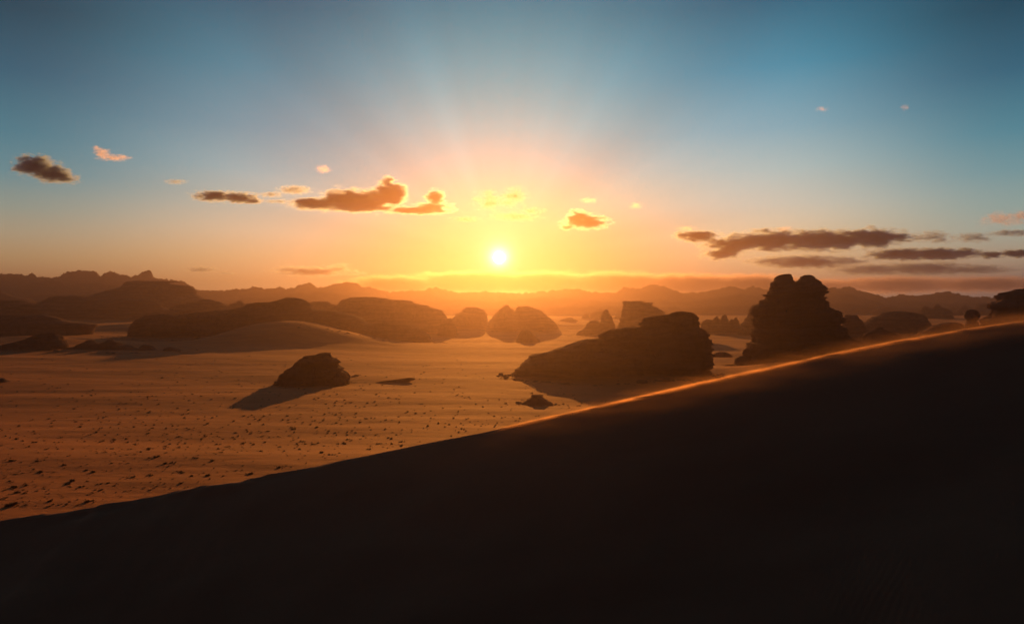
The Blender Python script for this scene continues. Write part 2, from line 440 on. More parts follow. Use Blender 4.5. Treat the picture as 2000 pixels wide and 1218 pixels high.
# -- the two-headed tower
def build_tower():
    D = 400
    root = empty('rock_tower', (float(P(1560, 700, D)[0]), D, 0))
    tag(root, 'tall dark rock tower with two knobbly heads and a notch between them', 'rock tower')
    v, f = loft([(1512, 552), (1507, 560), (1509, 566), (1507, 574), (1495, 576), (1493, 584), (1489, 592), (1485, 595), (1477, 603), (1474, 612), (1475, 630), (1472, 642), (1473, 655), (1475, 668), (1466, 671), (1465, 684), (1462, 700), (1458, 725)],
                [(1600, 552), (1603, 556), (1609, 560), (1610, 565), (1614, 573), (1611, 580), (1614, 582), (1611, 588), (1617, 593), (1617, 599), (1628, 605), (1641, 612), (1647, 620), (1647, 629), (1644, 634), (1651, 641), (1650, 650), (1656, 657), (1664, 664), (1690, 672), (1710, 725)],
                D, depth=0.5, seed=211, rough=1.15, ledge=0.6, step=0.4, sq=0.7, seg=240)
    off = Vector(root.location)
    def add(nm, v, f, mat):
        return link_mesh(nm, v - np.array(off), f, mat, root, smooth=False)
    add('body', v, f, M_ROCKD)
    v, f = loft([(1533, 535), (1521, 537), (1519, 539), (1514, 543), (1513, 547), (1508, 552), (1507, 558), (1510, 566)],
                [(1543, 535), (1545, 538), (1548, 544), (1547, 547), (1550, 550), (1549, 556), (1552, 566)],
                D, depth=1.0, seed=223, rough=1.3, bottom=566, ledge=2.2, step=0.22)
    add('summit', v, f, M_ROCKD)
    v, f = loft([(1572, 537), (1565, 540), (1564, 544), (1560, 548), (1555, 550), (1550, 556), (1548, 566)],
                [(1582, 537), (1589, 540), (1591, 545), (1600, 550), (1602, 555), (1609, 560), (1610, 566)],
                D, depth=0.9, seed=227, rough=1.2, bottom=566, ledge=2.2, step=0.22)
    add('summit', v, f, M_ROCKD)
build_tower()
rock('boulder', [([(1458, 679), (1452, 683), (1450, 690), (1452, 697)], [(1463, 679), (1467, 684), (1468, 691), (1466, 698)])], 392,
     'upright dark boulder leaning on the foot of the tower rock', GR_N, 'boulder', M_ROCKD, depth=0.9, bottom=705, step=0.3)
rock('boulder', [([(1444, 696), (1438, 699), (1435, 704), (1434, 709)], [(1456, 695), (1460, 700), (1463, 705), (1464, 711)])], 388,
     'low flat boulder beside the upright boulder at the tower foot', GR_N, 'boulder', M_ROCKD, depth=0.9, bottom=716, step=0.3)
rock('rock_outcrop', [([(1712, 641), (1706, 645), (1692, 650), (1686, 655), (1686, 661), (1692, 668), (1695, 690)], [(1722, 641), (1729, 645), (1744, 650), (1752, 656), (1763, 662), (1760, 668), (1757, 690)]),
                      ([(1713, 639), (1712, 643), (1709, 648)], [(1724, 640), (1725, 643), (1730, 648)], dict(bottom=650, step=0.3))], 520,
     'low lens shaped rock with small cap just above the dune crest, right of the tower', GR_N, 'rock outcrop', M_ROCKD, depth=0.7, rough=1.1)
rock('rock_massif', [([(2010, 558), (1998, 561), (1995, 566), (1975, 567), (1961, 573), (1960, 582), (1949, 588), (1947, 591), (1940, 594), (1940, 602), (1943, 608), (1941, 616), (1934, 622), (1926, 624), (1922, 636), (1918, 680)],
                      [(2060, 558), (2090, 575), (2110, 600), (2130, 680)])], 430,
     'dark stepped rock cliff rising behind the top of the dune crest', GR_M, 'rock massif', M_ROCKD, depth=0.6, rough=1.2, ledge=0.7)

def build_mushroom():
    D = 480
    root = empty('mushroom_rock', (float(P(1898, 640, D)[0]), D, 0))
    tag(root, 'balanced mushroom shaped rock with round cap on a narrow neck above dune crest', 'mushroom rock')
    off = np.array(root.location)
    v, f = loft([(1894, 604), (1888, 606), (1885.5, 610), (1886, 613), (1884.5, 616), (1886, 621), (1890, 625), (1895, 627)],
                [(1903, 604.5), (1908, 606), (1912, 610), (1913, 615), (1911.5, 620), (1908, 624), (1903, 627)],
                D, depth=0.95, seed=301, rough=0.7, bottom=627.5, step=0.2, ledge=3, sq=0.95)
    link_mesh('cap', v - off, f, M_ROCKD, root, smooth=False)
    v, f = loft([(1893, 624), (1890, 627), (1887, 631), (1884, 636), (1882, 645), (1878, 680)],
                [(1904, 624), (1907, 627), (1909, 631), (1911, 637), (1913, 645), (1918, 680)],
                D, depth=0.95, seed=305, rough=0.9, step=0.25)
    link_mesh('pedestal', v - off, f, M_ROCKD, root, smooth=False)
build_mushroom()
rock('rock_outcrop', [([(1852, 630), (1834, 632), (1822, 637), (1811, 643), (1806, 646), (1799, 653), (1796, 662), (1790, 690)],
                       [(1866, 630), (1877, 632), (1886, 637), (1896, 645), (1904, 690)])], 500,
     'low rounded rock hump left of the mushroom rock, touching its neck', GR_N, 'rock outcrop', M_ROCK, depth=0.7)
rock('rock_outcrop', [([(1740, 608), (1724, 610), (1719, 616), (1706, 619), (1697, 625), (1690, 632), (1688, 645), (1686, 680)],
                       [(1768, 609), (1788, 611), (1800, 614), (1806, 622), (1811, 630), (1819, 645), (1832, 680)])], 820,
     'wide rounded dome of hazy brown rock behind the low lens shaped rock', GR_M, 'rock dome', M_ROCK, depth=0.6, rough=0.7)
rock('rock_outcrop', [([(1651, 615), (1650, 619), (1652, 621), (1648, 630), (1645, 645), (1640, 680)],
                       [(1675, 615.5), (1677, 619), (1675, 621), (1681, 624), (1686, 632), (1691, 640), (1694, 650), (1700, 680)])], 680,
     'small flat topped butte between the tower and the wide rock dome', GR_M, 'butte', M_ROCK, depth=0.8)
rock('rock_outcrop', [([(1808, 598), (1802, 600), (1798, 605), (1797, 615), (1795, 650)], [(1812, 599), (1818, 603), (1826, 606), (1845, 650)]),
                      ([(1831, 594), (1826, 598), (1821, 603), (1818, 612), (1815, 650)], [(1833, 594), (1838, 601), (1850, 603), (1857, 609), (1860, 622), (1866, 650)])], 1350,
     'pale hazy rock group with pointed top behind the right side of the dome', GR_F, 'rock outcrop', M_ROCK, depth=0.7)
rock('rock_outcrop', [([(1883, 595), (1878, 600), (1868, 607), (1860, 614), (1855, 640)], [(1886, 596), (1893, 603), (1900, 610), (1905, 640)]),
                      ([(1912, 596), (1906, 600), (1900, 606), (1896, 640)], [(1936, 593), (1942, 597), (1948, 604), (1962, 640)])], 1650,
     'faint pinkish rocks in the haze behind the mushroom rock', GR_F, 'rock outcrop', M_ROCK, depth=0.6)
rock('rock_outcrop', [([(1720, 600), (1712, 603), (1704, 608), (1700, 625)], [(1738, 600), (1745, 604), (1756, 608), (1765, 625)]),
                      ], 1750,
     'faint low rocks in the haze above the flat topped butte', GR_F, 'rock outcrop', M_ROCK, depth=0.6)
rock('rock_outcrop', [([(1640, 604), (1634, 610), (1630, 625)], [(1646, 605), (1652, 611), (1656, 625)])], 1750,
     'faint hazy knob directly at the right shoulder of the tower', GR_F, 'rock outcrop', M_ROCK, depth=0.6)
rock('rock_outcrop', [([(1682, 612), (1680, 616), (1676, 628)], [(1692, 612), (1697, 617), (1700, 628)])], 1750,
     'faint hazy knob between the flat topped butte and the wide dome', GR_F, 'rock outcrop', M_ROCK, depth=0.6)

# -- spires between the stepped mass and the tower
rock('rock_spire', [([(1380, 624), (1373, 628), (1369, 634), (1367, 665)], [(1390, 624), (1397, 632), (1402, 665)]),
                    ([(1399, 617), (1394, 622), (1390, 630), (1386, 665)], [(1402, 617), (1406, 624), (1410, 632), (1414, 665)]),
                    ([(1414, 614), (1410, 618), (1407, 624), (1403, 665)], [(1417, 614), (1421, 620), (1423, 628), (1428, 665)]),
                    ([(1428, 623), (1424, 628), (1421, 665)], [(1431, 623), (1434, 628), (1438, 665)]),
                    ([(1436, 619.5), (1433, 624), (1430, 632), (1428, 665)], [(1439, 620), (1442, 626), (1446, 635), (1450, 665)])], 960,
     'row of short rounded rock spires standing on the pale plain left of the tower', GR_S, 'rock spires', M_ROCK, depth=0.8, rough=1.2)
rock('rock_spire', [([(1470, 596), (1466, 600), (1462, 608), (1457, 620), (1450, 632), (1446, 640), (1440, 665)],
                     [(1479, 595), (1482, 600), (1486, 612), (1495, 665)])], 900,
     'tall leaning rock spire directly behind the left edge of the tower', GR_S, 'rock spire', M_ROCK, depth=0.8)
# -- centre, in the sun haze
rock('rock_outcrop', [([(1218, 590), (1217, 600), (1213, 611), (1211, 620), (1207, 632), (1203, 660)],
                       [(1250, 590), (1262, 588), (1273, 591), (1276, 598), (1284, 602), (1294, 608), (1300, 616), (1308, 635), (1318, 660)])], 900,
     'flat topped rock block with steep left face behind the stepped rock mass', GR_M, 'rock block', M_ROCK, depth=0.6)
rock('rock_spire', [([(1183, 604.5), (1178, 608), (1175, 614), (1174, 624), (1171, 632), (1168, 660)], [(1187, 605), (1190, 611), (1195, 619), (1198, 628), (1202, 638), (1206, 660)]),
                    ([(1160, 625), (1152, 627), (1148, 631), (1143, 640), (1130, 648), (1122, 660)], [(1167, 625), (1171, 630), (1176, 640), (1180, 660)])], 920,
     'single sharp rock spire with a low ragged shoulder on its left', GR_S, 'rock spire', M_ROCK, depth=0.9, rough=1.3)
rock('rock_spire', [([(1144, 612), (1138, 617), (1134, 625), (1120, 628), (1110, 650)], [(1148, 613), (1152, 620), (1156, 650)]),
                    ([(1170, 604), (1165, 608), (1155, 610), (1152, 622), (1148, 650)], [(1174, 604), (1178, 612), (1183, 650)])], 1500,
     'faint cluster of thin orange rock spires behind the single sharp spire', GR_S, 'rock spires', M_ROCK, depth=0.9, rough=1.1)
rock('rock_spire', [([(1207, 609), (1203, 616), (1197, 622), (1192, 650)], [(1210, 609), (1212, 618), (1216, 650)])], 1500,
     'faint thin rock spire in the gap between the sharp spire and the flat topped block', GR_S, 'rock spire', M_ROCK, depth=0.9)
rock('rock_outcrop', [([(1110, 620), (1098, 623), (1090, 628), (1084, 650)], [(1118, 621), (1128, 626), (1140, 650)])], 1350,
     'low orange rock hump between the round hill under the sun and the spires', GR_F, 'rock outcrop', M_ROCK, depth=0.7)
rock('rock_outcrop', [([(986, 596), (980, 600), (972, 607), (965, 615), (957, 624), (950, 636), (945, 660)], [(995, 596), (998, 601), (1004, 606), (1040, 615), (1080, 660)]),
                      ([(1012, 599), (1009, 602), (1006, 612), (990, 625), (985, 660)], [(1032, 598), (1040, 601), (1056, 605), (1063, 612), (1071, 619), (1079, 625), (1087, 634), (1096, 660)])], 1050,
     'orange rock hill with a notch in its top directly below the sun', GR_M, 'rock hill', M_ROCK, depth=0.6)
rock('rock_outcrop', [([(911, 601), (904, 604), (900, 610), (893, 615), (886, 614), (884, 620), (878, 660)], [(930, 600), (943, 604), (950, 611), (952, 622), (956, 660)])], 1120,
     'blocky orange rock hill just left of the hill below the sun', GR_M, 'rock hill', M_ROCK, depth=0.7)
rock('rock_outcrop', [([(878, 621), (868, 625), (860, 631), (854, 655)], [(882, 621), (887, 628), (896, 655)])], 900,
     'small orange rock knoll in front of the blocky hill', GR_F, 'rock outcrop', M_ROCK, depth=0.8)
rock('boulder', [([(1024, 642), (1017, 646), (1013, 652), (1010, 661), (1005, 672), (1000, 685)], [(1031, 642), (1037, 647), (1042, 653), (1048, 659), (1060, 672), (1066, 685)])], 730,
     'lone rounded boulder in the orange glare on the plain below the sun', GR_F, 'boulder', M_ROCK, depth=0.8)
# -- left of centre
rock('rock_massif', [([(700, 580), (684, 581), (672, 585), (662, 590), (658, 600), (654, 615), (645, 660)],
                      [(738, 581), (754, 582), (760, 586), (790, 586), (805, 588), (808, 591), (820, 595), (836, 596), (839, 600), (852, 603), (863, 606), (869, 613), (878, 628), (895, 660)])], 1000,
     'long orange lit mesa behind the right end of the long dark massif', GR_M, 'rock massif', M_ROCK, depth=0.35, rough=0.8)
rock('rock_outcrop', [([(609, 589), (606, 594), (604, 605), (600, 640)], [(642, 590), (645, 594), (656, 595), (662, 605), (670, 640)])], 1050,
     'low flat rock shelf peeking out between the dark massif summit and orange mesa', GR_F, 'rock outcrop', M_ROCK, depth=0.7)
rock('rock_massif', [
    ([(560, 581), (546, 585), (531, 590), (506, 590), (486, 593), (472, 600), (450, 605), (400, 608), (372, 612), (352, 614), (335, 618), (325, 640), (318, 672)],
     [(577, 581), (596, 586), (604, 591), (607, 600), (611, 604), (640, 606), (660, 608), (679, 613), (696, 617), (709, 623), (716, 631), (722, 640), (736, 655), (745, 672)], dict(sq=0.6, depth=0.24)),
    ([(310, 614), (285, 616), (279, 620), (267, 625), (261, 631), (255, 640), (254, 655), (257, 672)], [(330, 614), (344, 616), (349, 622), (352, 640), (350, 672)], dict(depth=0.6, D=725)),
    ([(735, 630), (722, 633), (712, 640), (700, 672)], [(747, 630), (750, 632), (804, 631), (808, 635), (818, 639), (828, 646), (838, 654), (846, 672)], dict(depth=0.6, D=735))], 750,
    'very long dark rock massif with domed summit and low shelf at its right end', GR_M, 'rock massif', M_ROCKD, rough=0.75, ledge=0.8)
rock('rock_massif', [([(250, 549), (244, 552), (243, 557), (241, 561), (224, 566), (205, 570), (184, 576), (166, 583), (155, 590), (130, 625)],
                      [(317, 549), (321, 553), (330, 552), (338, 549), (347, 552), (352, 551), (364, 552), (371, 559), (380, 566), (382, 574), (391, 579), (404, 585), (425, 590), (445, 625)])], 1500,
     'big brown plateau with flat summit block standing before the distant jagged mountains', GR_M, 'rock massif', M_ROCK, depth=0.4, rough=0.8)
rock('rock_outcrop', [([(105, 579), (97, 580), (91, 585), (82, 588), (75, 594), (60, 625)], [(150, 578), (157, 578), (159, 583), (190, 587), (206, 598), (230, 625)]),
                      ([(228, 582), (218, 584), (200, 587), (190, 592), (170, 625)], [(244, 583), (262, 583), (282, 584), (300, 587), (311, 592), (318, 600), (331, 605), (345, 625)])], 1250,
     'dark ridge of two flat topped rocks in front of the brown plateau', GR_M, 'rock ridge', M_ROCKD, depth=0.4)
rock('rock_outcrop', [([(402, 584), (393, 586), (382, 590), (368, 592), (350, 596), (336, 602), (320, 630)], [(410, 584), (418, 587), (430, 590), (438, 595), (446, 604), (460, 630)])], 1150,
     'low dark hill filling the gap between the brown plateau and the long massif', GR_M, 'rock hill', M_ROCK, depth=0.5)
rock('rock_outcrop', [([(466, 588), (462, 591), (452, 593), (446, 598), (440, 620)], [(470, 588), (475, 591), (479, 595), (490, 620)])], 1180,
     'tiny knob of rock peeking over the left shoulder of the long dark massif', GR_F, 'rock outcrop', M_ROCK, depth=0.8)
rock('rock_outcrop', [([(-30, 568), (-60, 575), (-90, 620)], [(3, 571), (14, 574), (22, 578), (40, 581), (54, 583), (62, 590), (70, 620)])], 1700,
     'hazy dark hill cut by the edge of the view under the jagged mountains', GR_M, 'rock hill', M_ROCK, depth=0.5)
rock('rock_outcrop', [([(-20, 592), (-60, 600), (-90, 640)], [(10, 592), (33, 588), (52, 587), (54, 590), (72, 594), (80, 600), (100, 640)])], 1080,
     'flat dark rock bench below the hazy hill, left of the two-topped ridge', GR_M, 'rock bench', M_ROCKD, depth=0.5)
rock('rock_massif', [([(20, 615), (-40, 618), (-120, 690)], [(90, 615), (112, 620), (126, 626), (148, 629), (170, 630), (186, 634), (178, 642), (172, 655), (170, 690)])], 760,
     'smooth dark rock slope tapering to a low tongue beside the pale plain', GR_M, 'rock massif', M_ROCKD, depth=0.4, rough=0.5)
rock('rock_outcrop', [([(95, 650), (80, 652), (66, 656), (50, 664), (24, 670), (0, 676), (-40, 695)], [(106, 650), (116, 656), (120, 664), (126, 674), (123, 684), (128, 700)])], 500,
     'black blocky rock with rounded right end, nearest of the dark left outcrops', GR_N, 'rock outcrop', M_ROCKD, depth=0.6)
rock('rock_outcrop', [([(170, 664), (168, 668), (156, 672), (150, 676), (138, 678), (130, 687), (124, 700)], [(180, 664), (183, 668), (192, 670), (215, 680), (240, 700)]),
                      ([(210, 663), (208, 667), (200, 670), (188, 675), (170, 700)], [(219, 663), (222, 666), (232, 669), (236, 674), (248, 674), (258, 678), (266, 684), (285, 700)])], 505,
     'black ragged rock with two small blocks on top, beside the rounded black rock', GR_N, 'rock outcrop', M_ROCKD, depth=0.7, rough=1.3)
rock('boulder', [([(280, 673), (274, 677), (272, 684), (268, 695)], [(292, 673), (298, 677), (304, 683), (312, 688), (318, 695)])], 505,
     'small rounded black boulder just right of the two-blocked ragged rock', GR_N, 'boulder', M_ROCKD, depth=0.9, step=0.35)
rock('boulder', [([(328, 677), (322, 681), (319, 687), (314, 698)], [(335, 677), (345, 681), (355, 684), (362, 690), (368, 698)])], 500,
     'last small black boulder at the open end of the ragged rock row', GR_N, 'boulder', M_ROCKD, depth=0.9, step=0.35)
rock('boulder', [([(16, 705), (9, 708), (6, 716)], [(25, 705), (30, 710), (36, 718)])], 400,
     'little dark boulder on the shaded plain below the black rounded rock', GR_N, 'boulder', M_ROCKD, depth=0.9, step=0.3)
rock('boulder', [([(-8, 738), (-20, 745), (-25, 756)], [(8, 740), (16, 745), (22, 756)])], 290,
     'flat dark boulder cut by the edge of the view on the shaded plain', GR_N, 'boulder', M_ROCKD, depth=0.9, step=0.3)
rock('boulder', [([(1038, 770.5), (1036, 774), (1037, 776), (1030, 779), (1026, 783), (1018, 787), (1012, 792)], [(1058, 771), (1060, 775), (1067, 779), (1069, 782), (1077, 785), (1086, 792)])], 229,
     'small brown boulder with flat cap beside the shadow edge near the dune crest', GR_N, 'boulder', M_ROCKD, depth=0.8, step=0.15, rough=1.3)
rock('low_ledge', [([(795, 738), (770, 741), (745, 744), (726, 748), (716, 753)], [(806, 737.5), (812, 740), (800, 745), (785, 753)])], 300,  # dark form added in place of the shade on a low dune lip
     'long thin dark ledge standing in for a shaded dune lip right of the small layered hill', GR_N, 'rock ledge', M_ROCKD, depth=0.16, step=0.2)
rock('low_ledge', [([(1405, 687), (1398, 689), (1390, 693)], [(1415, 687), (1424, 690), (1430, 694)])], 430,
     'flat low rock ledge on the pale strip between stepped mass and tower', GR_N, 'rock ledge', M_ROCK, depth=0.5, step=0.2, bottom=697)

# -- rubble along the feet of the nearer rocks
def build_rubble():
    rg = random.Random(21); V, Fc = [], []
    feet = [(545, 688, 300, 50), (995, 1395, 330, 260), (1435, 1720, 395, 260), (560, 700, 330, 40), (-20, 130, 500, 60), (120, 370, 500, 60), (1015, 1085, 229, 30),
            (250, 850, 720, 160), (1110, 1210, 900, 40), (940, 1100, 1020, 60), (1360, 1450, 930, 60), (1680, 1770, 515, 40), (1790, 1910, 490, 40)]
    for x0, x1, D, cnt in feet:
        w = (x1 - x0) / F * D
        for _ in range(cnt):
            a = rg.uniform(math.pi * 0.95, math.pi * 2.05); rr = 0.98 + abs(rg.gauss(0, 0.07))
            x = ((x0 + x1) / 2 - 1000) / F * D + w / 2 * rr * math.cos(a); y = D + w * (0.3 if w > 100 else 0.42) * rr * math.sin(a)
            z = float(G(x, y)); sz = min(1.8, 0.18 + rg.expovariate(1.0) * 0.28) * (D / 400) ** 0.4
            ang = rg.uniform(0, 6.28); i = len(V); n1 = 6
            for lv, (hr, hz) in enumerate(((1.0, -0.3), (1.05, 0.25), (0.7, 0.8))):
                for q in range(n1):
                    t = ang + 2 * math.pi * q / n1 + rg.uniform(-.25, .25); k = sz * hr * rg.uniform(.7, 1.1)
                    V.append((x + k * math.cos(t) * 1.3, y + k * math.sin(t), z + sz * hz * rg.uniform(.8, 1.15) * 0.8))
            for lv in range(2):
                for q in range(n1):
                    q2 = (q + 1) % n1
                    Fc.append((i + lv * n1 + q, i + lv * n1 + q2, i + (lv + 1) * n1 + q2, i + (lv + 1) * n1 + q))
            Fc.append([i + 2 * n1 + q for q in range(n1)])
    tag(link_mesh('rubble', V, Fc, M_ROCKD, smooth=False), 'dark stone rubble strewn along the feet of the rocks', 'rubble', kind='stuff')
build_rubble()

# ------------------------------------------------------------------ distant mountain ranges
def range_mesh(name, prof, D, seed, depth=900, jag=1.0, base=620):
    px = np.array([p[0] for p in prof], float); py = np.array([p[1] for p in prof], float)
    u = np.arange(px[0], px[-1], 1.6)
    z0 = CAMZ - (np.interp(u, px, py) - HOR) / F * D
    v_ = np.concatenate([np.linspace(-1, 0, 34), np.linspace(0.08, 1, 8)])
    X = (u[None] - 1000) / F * D + 0 * v_[:, None]; Y = D + v_[:, None] * depth + 0 * u[None]
    X = X * (Y / D)
    gz = G(X, Y, False) - 25
    H = z0[None] - gz
    prof_v = np.where(v_ < 0, (1 + v_) ** 1.35, (1 - v_) ** 1.2)[:, None]
    sp = 1.0 - np.abs(fbm(X / 260, (Y - X * .2) / 420, 0, seed, 5, 0.55))       # ridged spurs
    mod = 1 - 0.42 * (1 - sp) * (4 * prof_v * (1 - prof_v)) * 2.2
    Z = gz + H * prof_v * np.clip(mod, 0.2, 1.1)
    cr = np.exp(-(v_ / 0.05) ** 2)[:, None]
    Z = Z + jag * D / F * 1.0 * fbm(u[None] / 6.0, v_[:, None] * 6, 0, seed + 5, 4, 0.7) * cr
    n, m = X.shape
    v = np.stack([X.ravel(), Y.ravel(), Z.ravel()], 1)
    i = np.arange(n - 1)[:, None] * m; j = np.arange(m - 1)[None, :]
    f = np.stack([(i + j).ravel(), (i + j + 1).ravel(), (i + m + j + 1).ravel(), (i + m + j).ravel()], 1)
    return tag(link_mesh(name, v, f, M_MOUNT), kind='structure')
R1 = [(-500, 540), (-300, 545), (-100, 532), (0, 533), (10, 535), (25, 535), (45, 537), (65, 534), (73, 540), (80, 539), (100, 541), (116, 539), (125, 533), (145, 530), (163, 527), (175, 530), (190, 532),
      (197, 538), (205, 532), (215, 530), (230, 534), (245, 538), (257, 541), (270, 536), (280, 531), (290, 528), (296, 532), (300, 541), (312, 544), (335, 546), (360, 550),
      (370, 556), (385, 565), (400, 568), (440, 566), (475, 564), (487, 562), (497, 559), (506, 562), (520, 564), (548, 560), (556, 563), (575, 562), (590, 555), (602, 552.5),
      (609, 554), (620, 561), (635, 562), (650, 555), (670, 552), (686, 550.5), (698, 554), (710, 562), (720, 560), (735, 564), (760, 570), (800, 568), (830, 566), (850, 560),
      (866, 565), (900, 571), (950, 569), (1010, 573), (1060, 570), (1110, 564), (1130, 564), (1150, 570), (1200, 572), (1218, 562), (1230, 560), (1250, 564), (1265, 556), (1282, 557),
      (1300, 560), (1320, 568), (1337, 572), (1375, 570), (1400, 565), (1425, 557.5), (1435, 559), (1455, 565), (1468, 558.5), (1490, 565), (1520, 562), (1600, 560), (1620, 562), (1635, 563),
      (1660, 561), (1680, 568), (1700, 572), (1730, 580), (1760, 575), (1800, 577), (1830, 572), (1850, 569), (1870, 573), (1890, 578), (1950, 581), (2000, 580), (2150, 570), (2500, 575)]
R2 = [(-500, 585), (-100, 576), (0, 572), (30, 562), (60, 554), (85, 550), (105, 547), (125, 553), (150, 554), (190, 551), (205, 553), (230, 558), (270, 566), (330, 580), (420, 592),
      (470, 583), (487, 580), (510, 582), (540, 578), (575, 574), (590, 572), (602, 575), (625, 569), (650, 573), (690, 577), (730, 584), (800, 590), (900, 585), (960, 590), (1060, 580),
      (1120, 583), (1200, 590), (1290, 584), (1340, 590), (1400, 580), (1440, 574), (1500, 580), (1560, 588), (1630, 576), (1665, 576), (1700, 586), (1730, 594), (1790, 588), (1850, 592),
      (1930, 590), (2000, 596), (2200, 590), (2500, 590)]
R3 = [(-500, 598), (0, 600), (300, 598), (480, 596), (620, 590), (760, 598), (900, 604), (1100, 600), (1250, 596), (1330, 602), (1450, 597), (1560, 600), (1660, 592), (1720, 600), (1800, 602), (1890, 600), (2000, 604), (2300, 600), (2500, 600)]
range_mesh('far_mountains', R1, 3000, 11, depth=560, jag=1.5)
range_mesh('foothills', R2, 2400, 23, depth=380, jag=1.0)
range_mesh('low_hills', R3, 1950, 37, depth=250, jag=1.0)

# ------------------------------------------------------------------ desert shrubs
def shrub_mesh(seed, w=0.5, h=0.42):
    rnd = random.Random(seed); V, Fc = [], []
    clumps = [(rnd.uniform(-.6, .6) * w, rnd.uniform(-.5, .5) * w, rnd.uniform(.6, 1)) for _ in range(5)]
    for k in range(150):
        cx, cy, cs = rnd.choice(clumps)
        a = rnd.uniform(0, 2 * math.pi); tilt = rnd.uniform(0.1, 1.25)
        L = h * cs * rnd.uniform(.55, 1.1)
        dx, dy, dz = math.cos(a) * math.sin(tilt) * L * 1.25, math.sin(a) * math.sin(tilt) * L * 1.25, math.cos(tilt) * L
        bx, by = cx + rnd.uniform(-.08, .08), cy + rnd.uniform(-.08, .08)
        wx, wy = -math.sin(a) * .022, math.cos(a) * .022
        i = len(V)
        V += [(bx - wx, by - wy, -0.05), (bx + wx, by + wy, -0.05), (bx + dx * .6 + wx * 1.6, by + dy * .6 + wy * 1.6, dz * .7), (bx + dx * .6 - wx * 1.6, by + dy * .6 - wy * 1.6, dz * .7),
              (bx + dx, by + dy, dz)]
        Fc += [(i, i + 1, i + 2, i + 3), (i + 3, i + 2, i + 4)]
    return V, Fc
protos = []
for k in range(6):
    V, Fc = shrub_mesh(50 + k, w=[.45, .6, .8, .5, .95, .4][k], h=[.42, .36, .5, .3, .45, .55][k])
    me = bpy.data.meshes.new('desert_shrub'); me.from_pydata(V, [], Fc); me.materials.append(M_SHRUB)
    protos.append(me)
rnd = random.Random(7)
def crest_row(px): return float(np.interp(px, [p[0] for p in CREST], [p[1] for p in CREST]))
SH_FIXED = [(22, 987, 1.8), (35, 962, 1.2), (175, 978, 1.3), (78, 922, 1.5), (300, 893, 1.5), (322, 905, 1.1), (180, 922, 1.2), (168, 918, 1.0), (130, 945, 1.1), (350, 873, 1.0),
            (220, 860, 1.0), (290, 877, 1.1), (575, 835, 1.0), (460, 845, 1.0), (525, 842, 1.0), (195, 945, 1.1), (255, 932, 1.1), (490, 925, 1.1), (545, 913, 1.2), (320, 968, 1.2),
            (30, 952, 1.1), (125, 908, 1.1), (380, 895, 1.0), (415, 900, 1.0), (878, 829, 1.0), (545, 873, 1.1), (680, 858, 1.0), (742, 866, 1.0), (785, 863, 1.0)]
spots = []
for px, py, s in SH_FIXED: spots.append((px, py, s * 0.9))
while len(spots) < 290:
    px = rnd.uniform(-10, 1150); py = 775 + 225 * rnd.random() ** 0.9
    if py > crest_row(px) - 6: continue
    if float(fbm(px / 60, py / 14, 0, 3, 3)) < rnd.uniform(-0.7, 0.7): continue
    if px < 300 and py < 800 and rnd.random() < .6: continue
    spots.append((px, py, rnd.choice([.3, .35, .4, .45, .5, .6, .75, 1.0]) ))
def ground_hit(px, py):
    D = F * CAMZ / (py - HOR)
    for _ in range(4):
        z = float(G((px - 1000) / F * D, D)); D = F * (CAMZ - z) / (py - HOR)
    x = (px - 1000) / F * D
    return x, D, float(G(x, D))
for k, (px, py, s) in enumerate(spots):
    x, y, z = ground_hit(px, py)
    o = bpy.data.objects.new('desert_shrub', protos[k % 6]); COL.objects.link(o)
    o.location = (x, y, z); o.rotation_euler = (0, 0, rnd.uniform(0, 6.28)); o.scale = (s, s, s * rnd.uniform(.5, .75))
    tag(o, 'small dark desert shrub scattered on the sunlit orange plain', 'shrub', 'desert shrubs scattered on the plain')
# the countless smaller tufts farther out
V, Fc = [], []
for k in range(1900):
    px = rnd.uniform(-10, 1250); py = 690 + 190 * rnd.random() ** 0.75 if k < 900 else rnd.uniform(840, 990)
    if py > crest_row(px) - 4: continue
    x, y, z = ground_hit(px, py)
    s = rnd.uniform(.25, .6) * (1 + (y - 150) / 400) if k < 900 else rnd.uniform(.1, .3)
    for q in range(9):
        a = rnd.uniform(0, 6.28); r = s * rnd.uniform(.1, .6)
        bx, by = x + math.cos(a) * r, y + math.sin(a) * r
        i = len(V); w = s * .16
        V += [(bx - w, by, z - .05), (bx + w, by, z - .05), (bx + rnd.uniform(-w, w), by + w * .5, z + s * rnd.uniform(.35, .75))]
        Fc.append((i, i + 1, i + 2))
tag(link_mesh('scrub_tufts', V, Fc, M_SHRUB, smooth=False), 'countless tiny dry tufts dotted over the farther sand plain', 'scrub', kind='stuff')

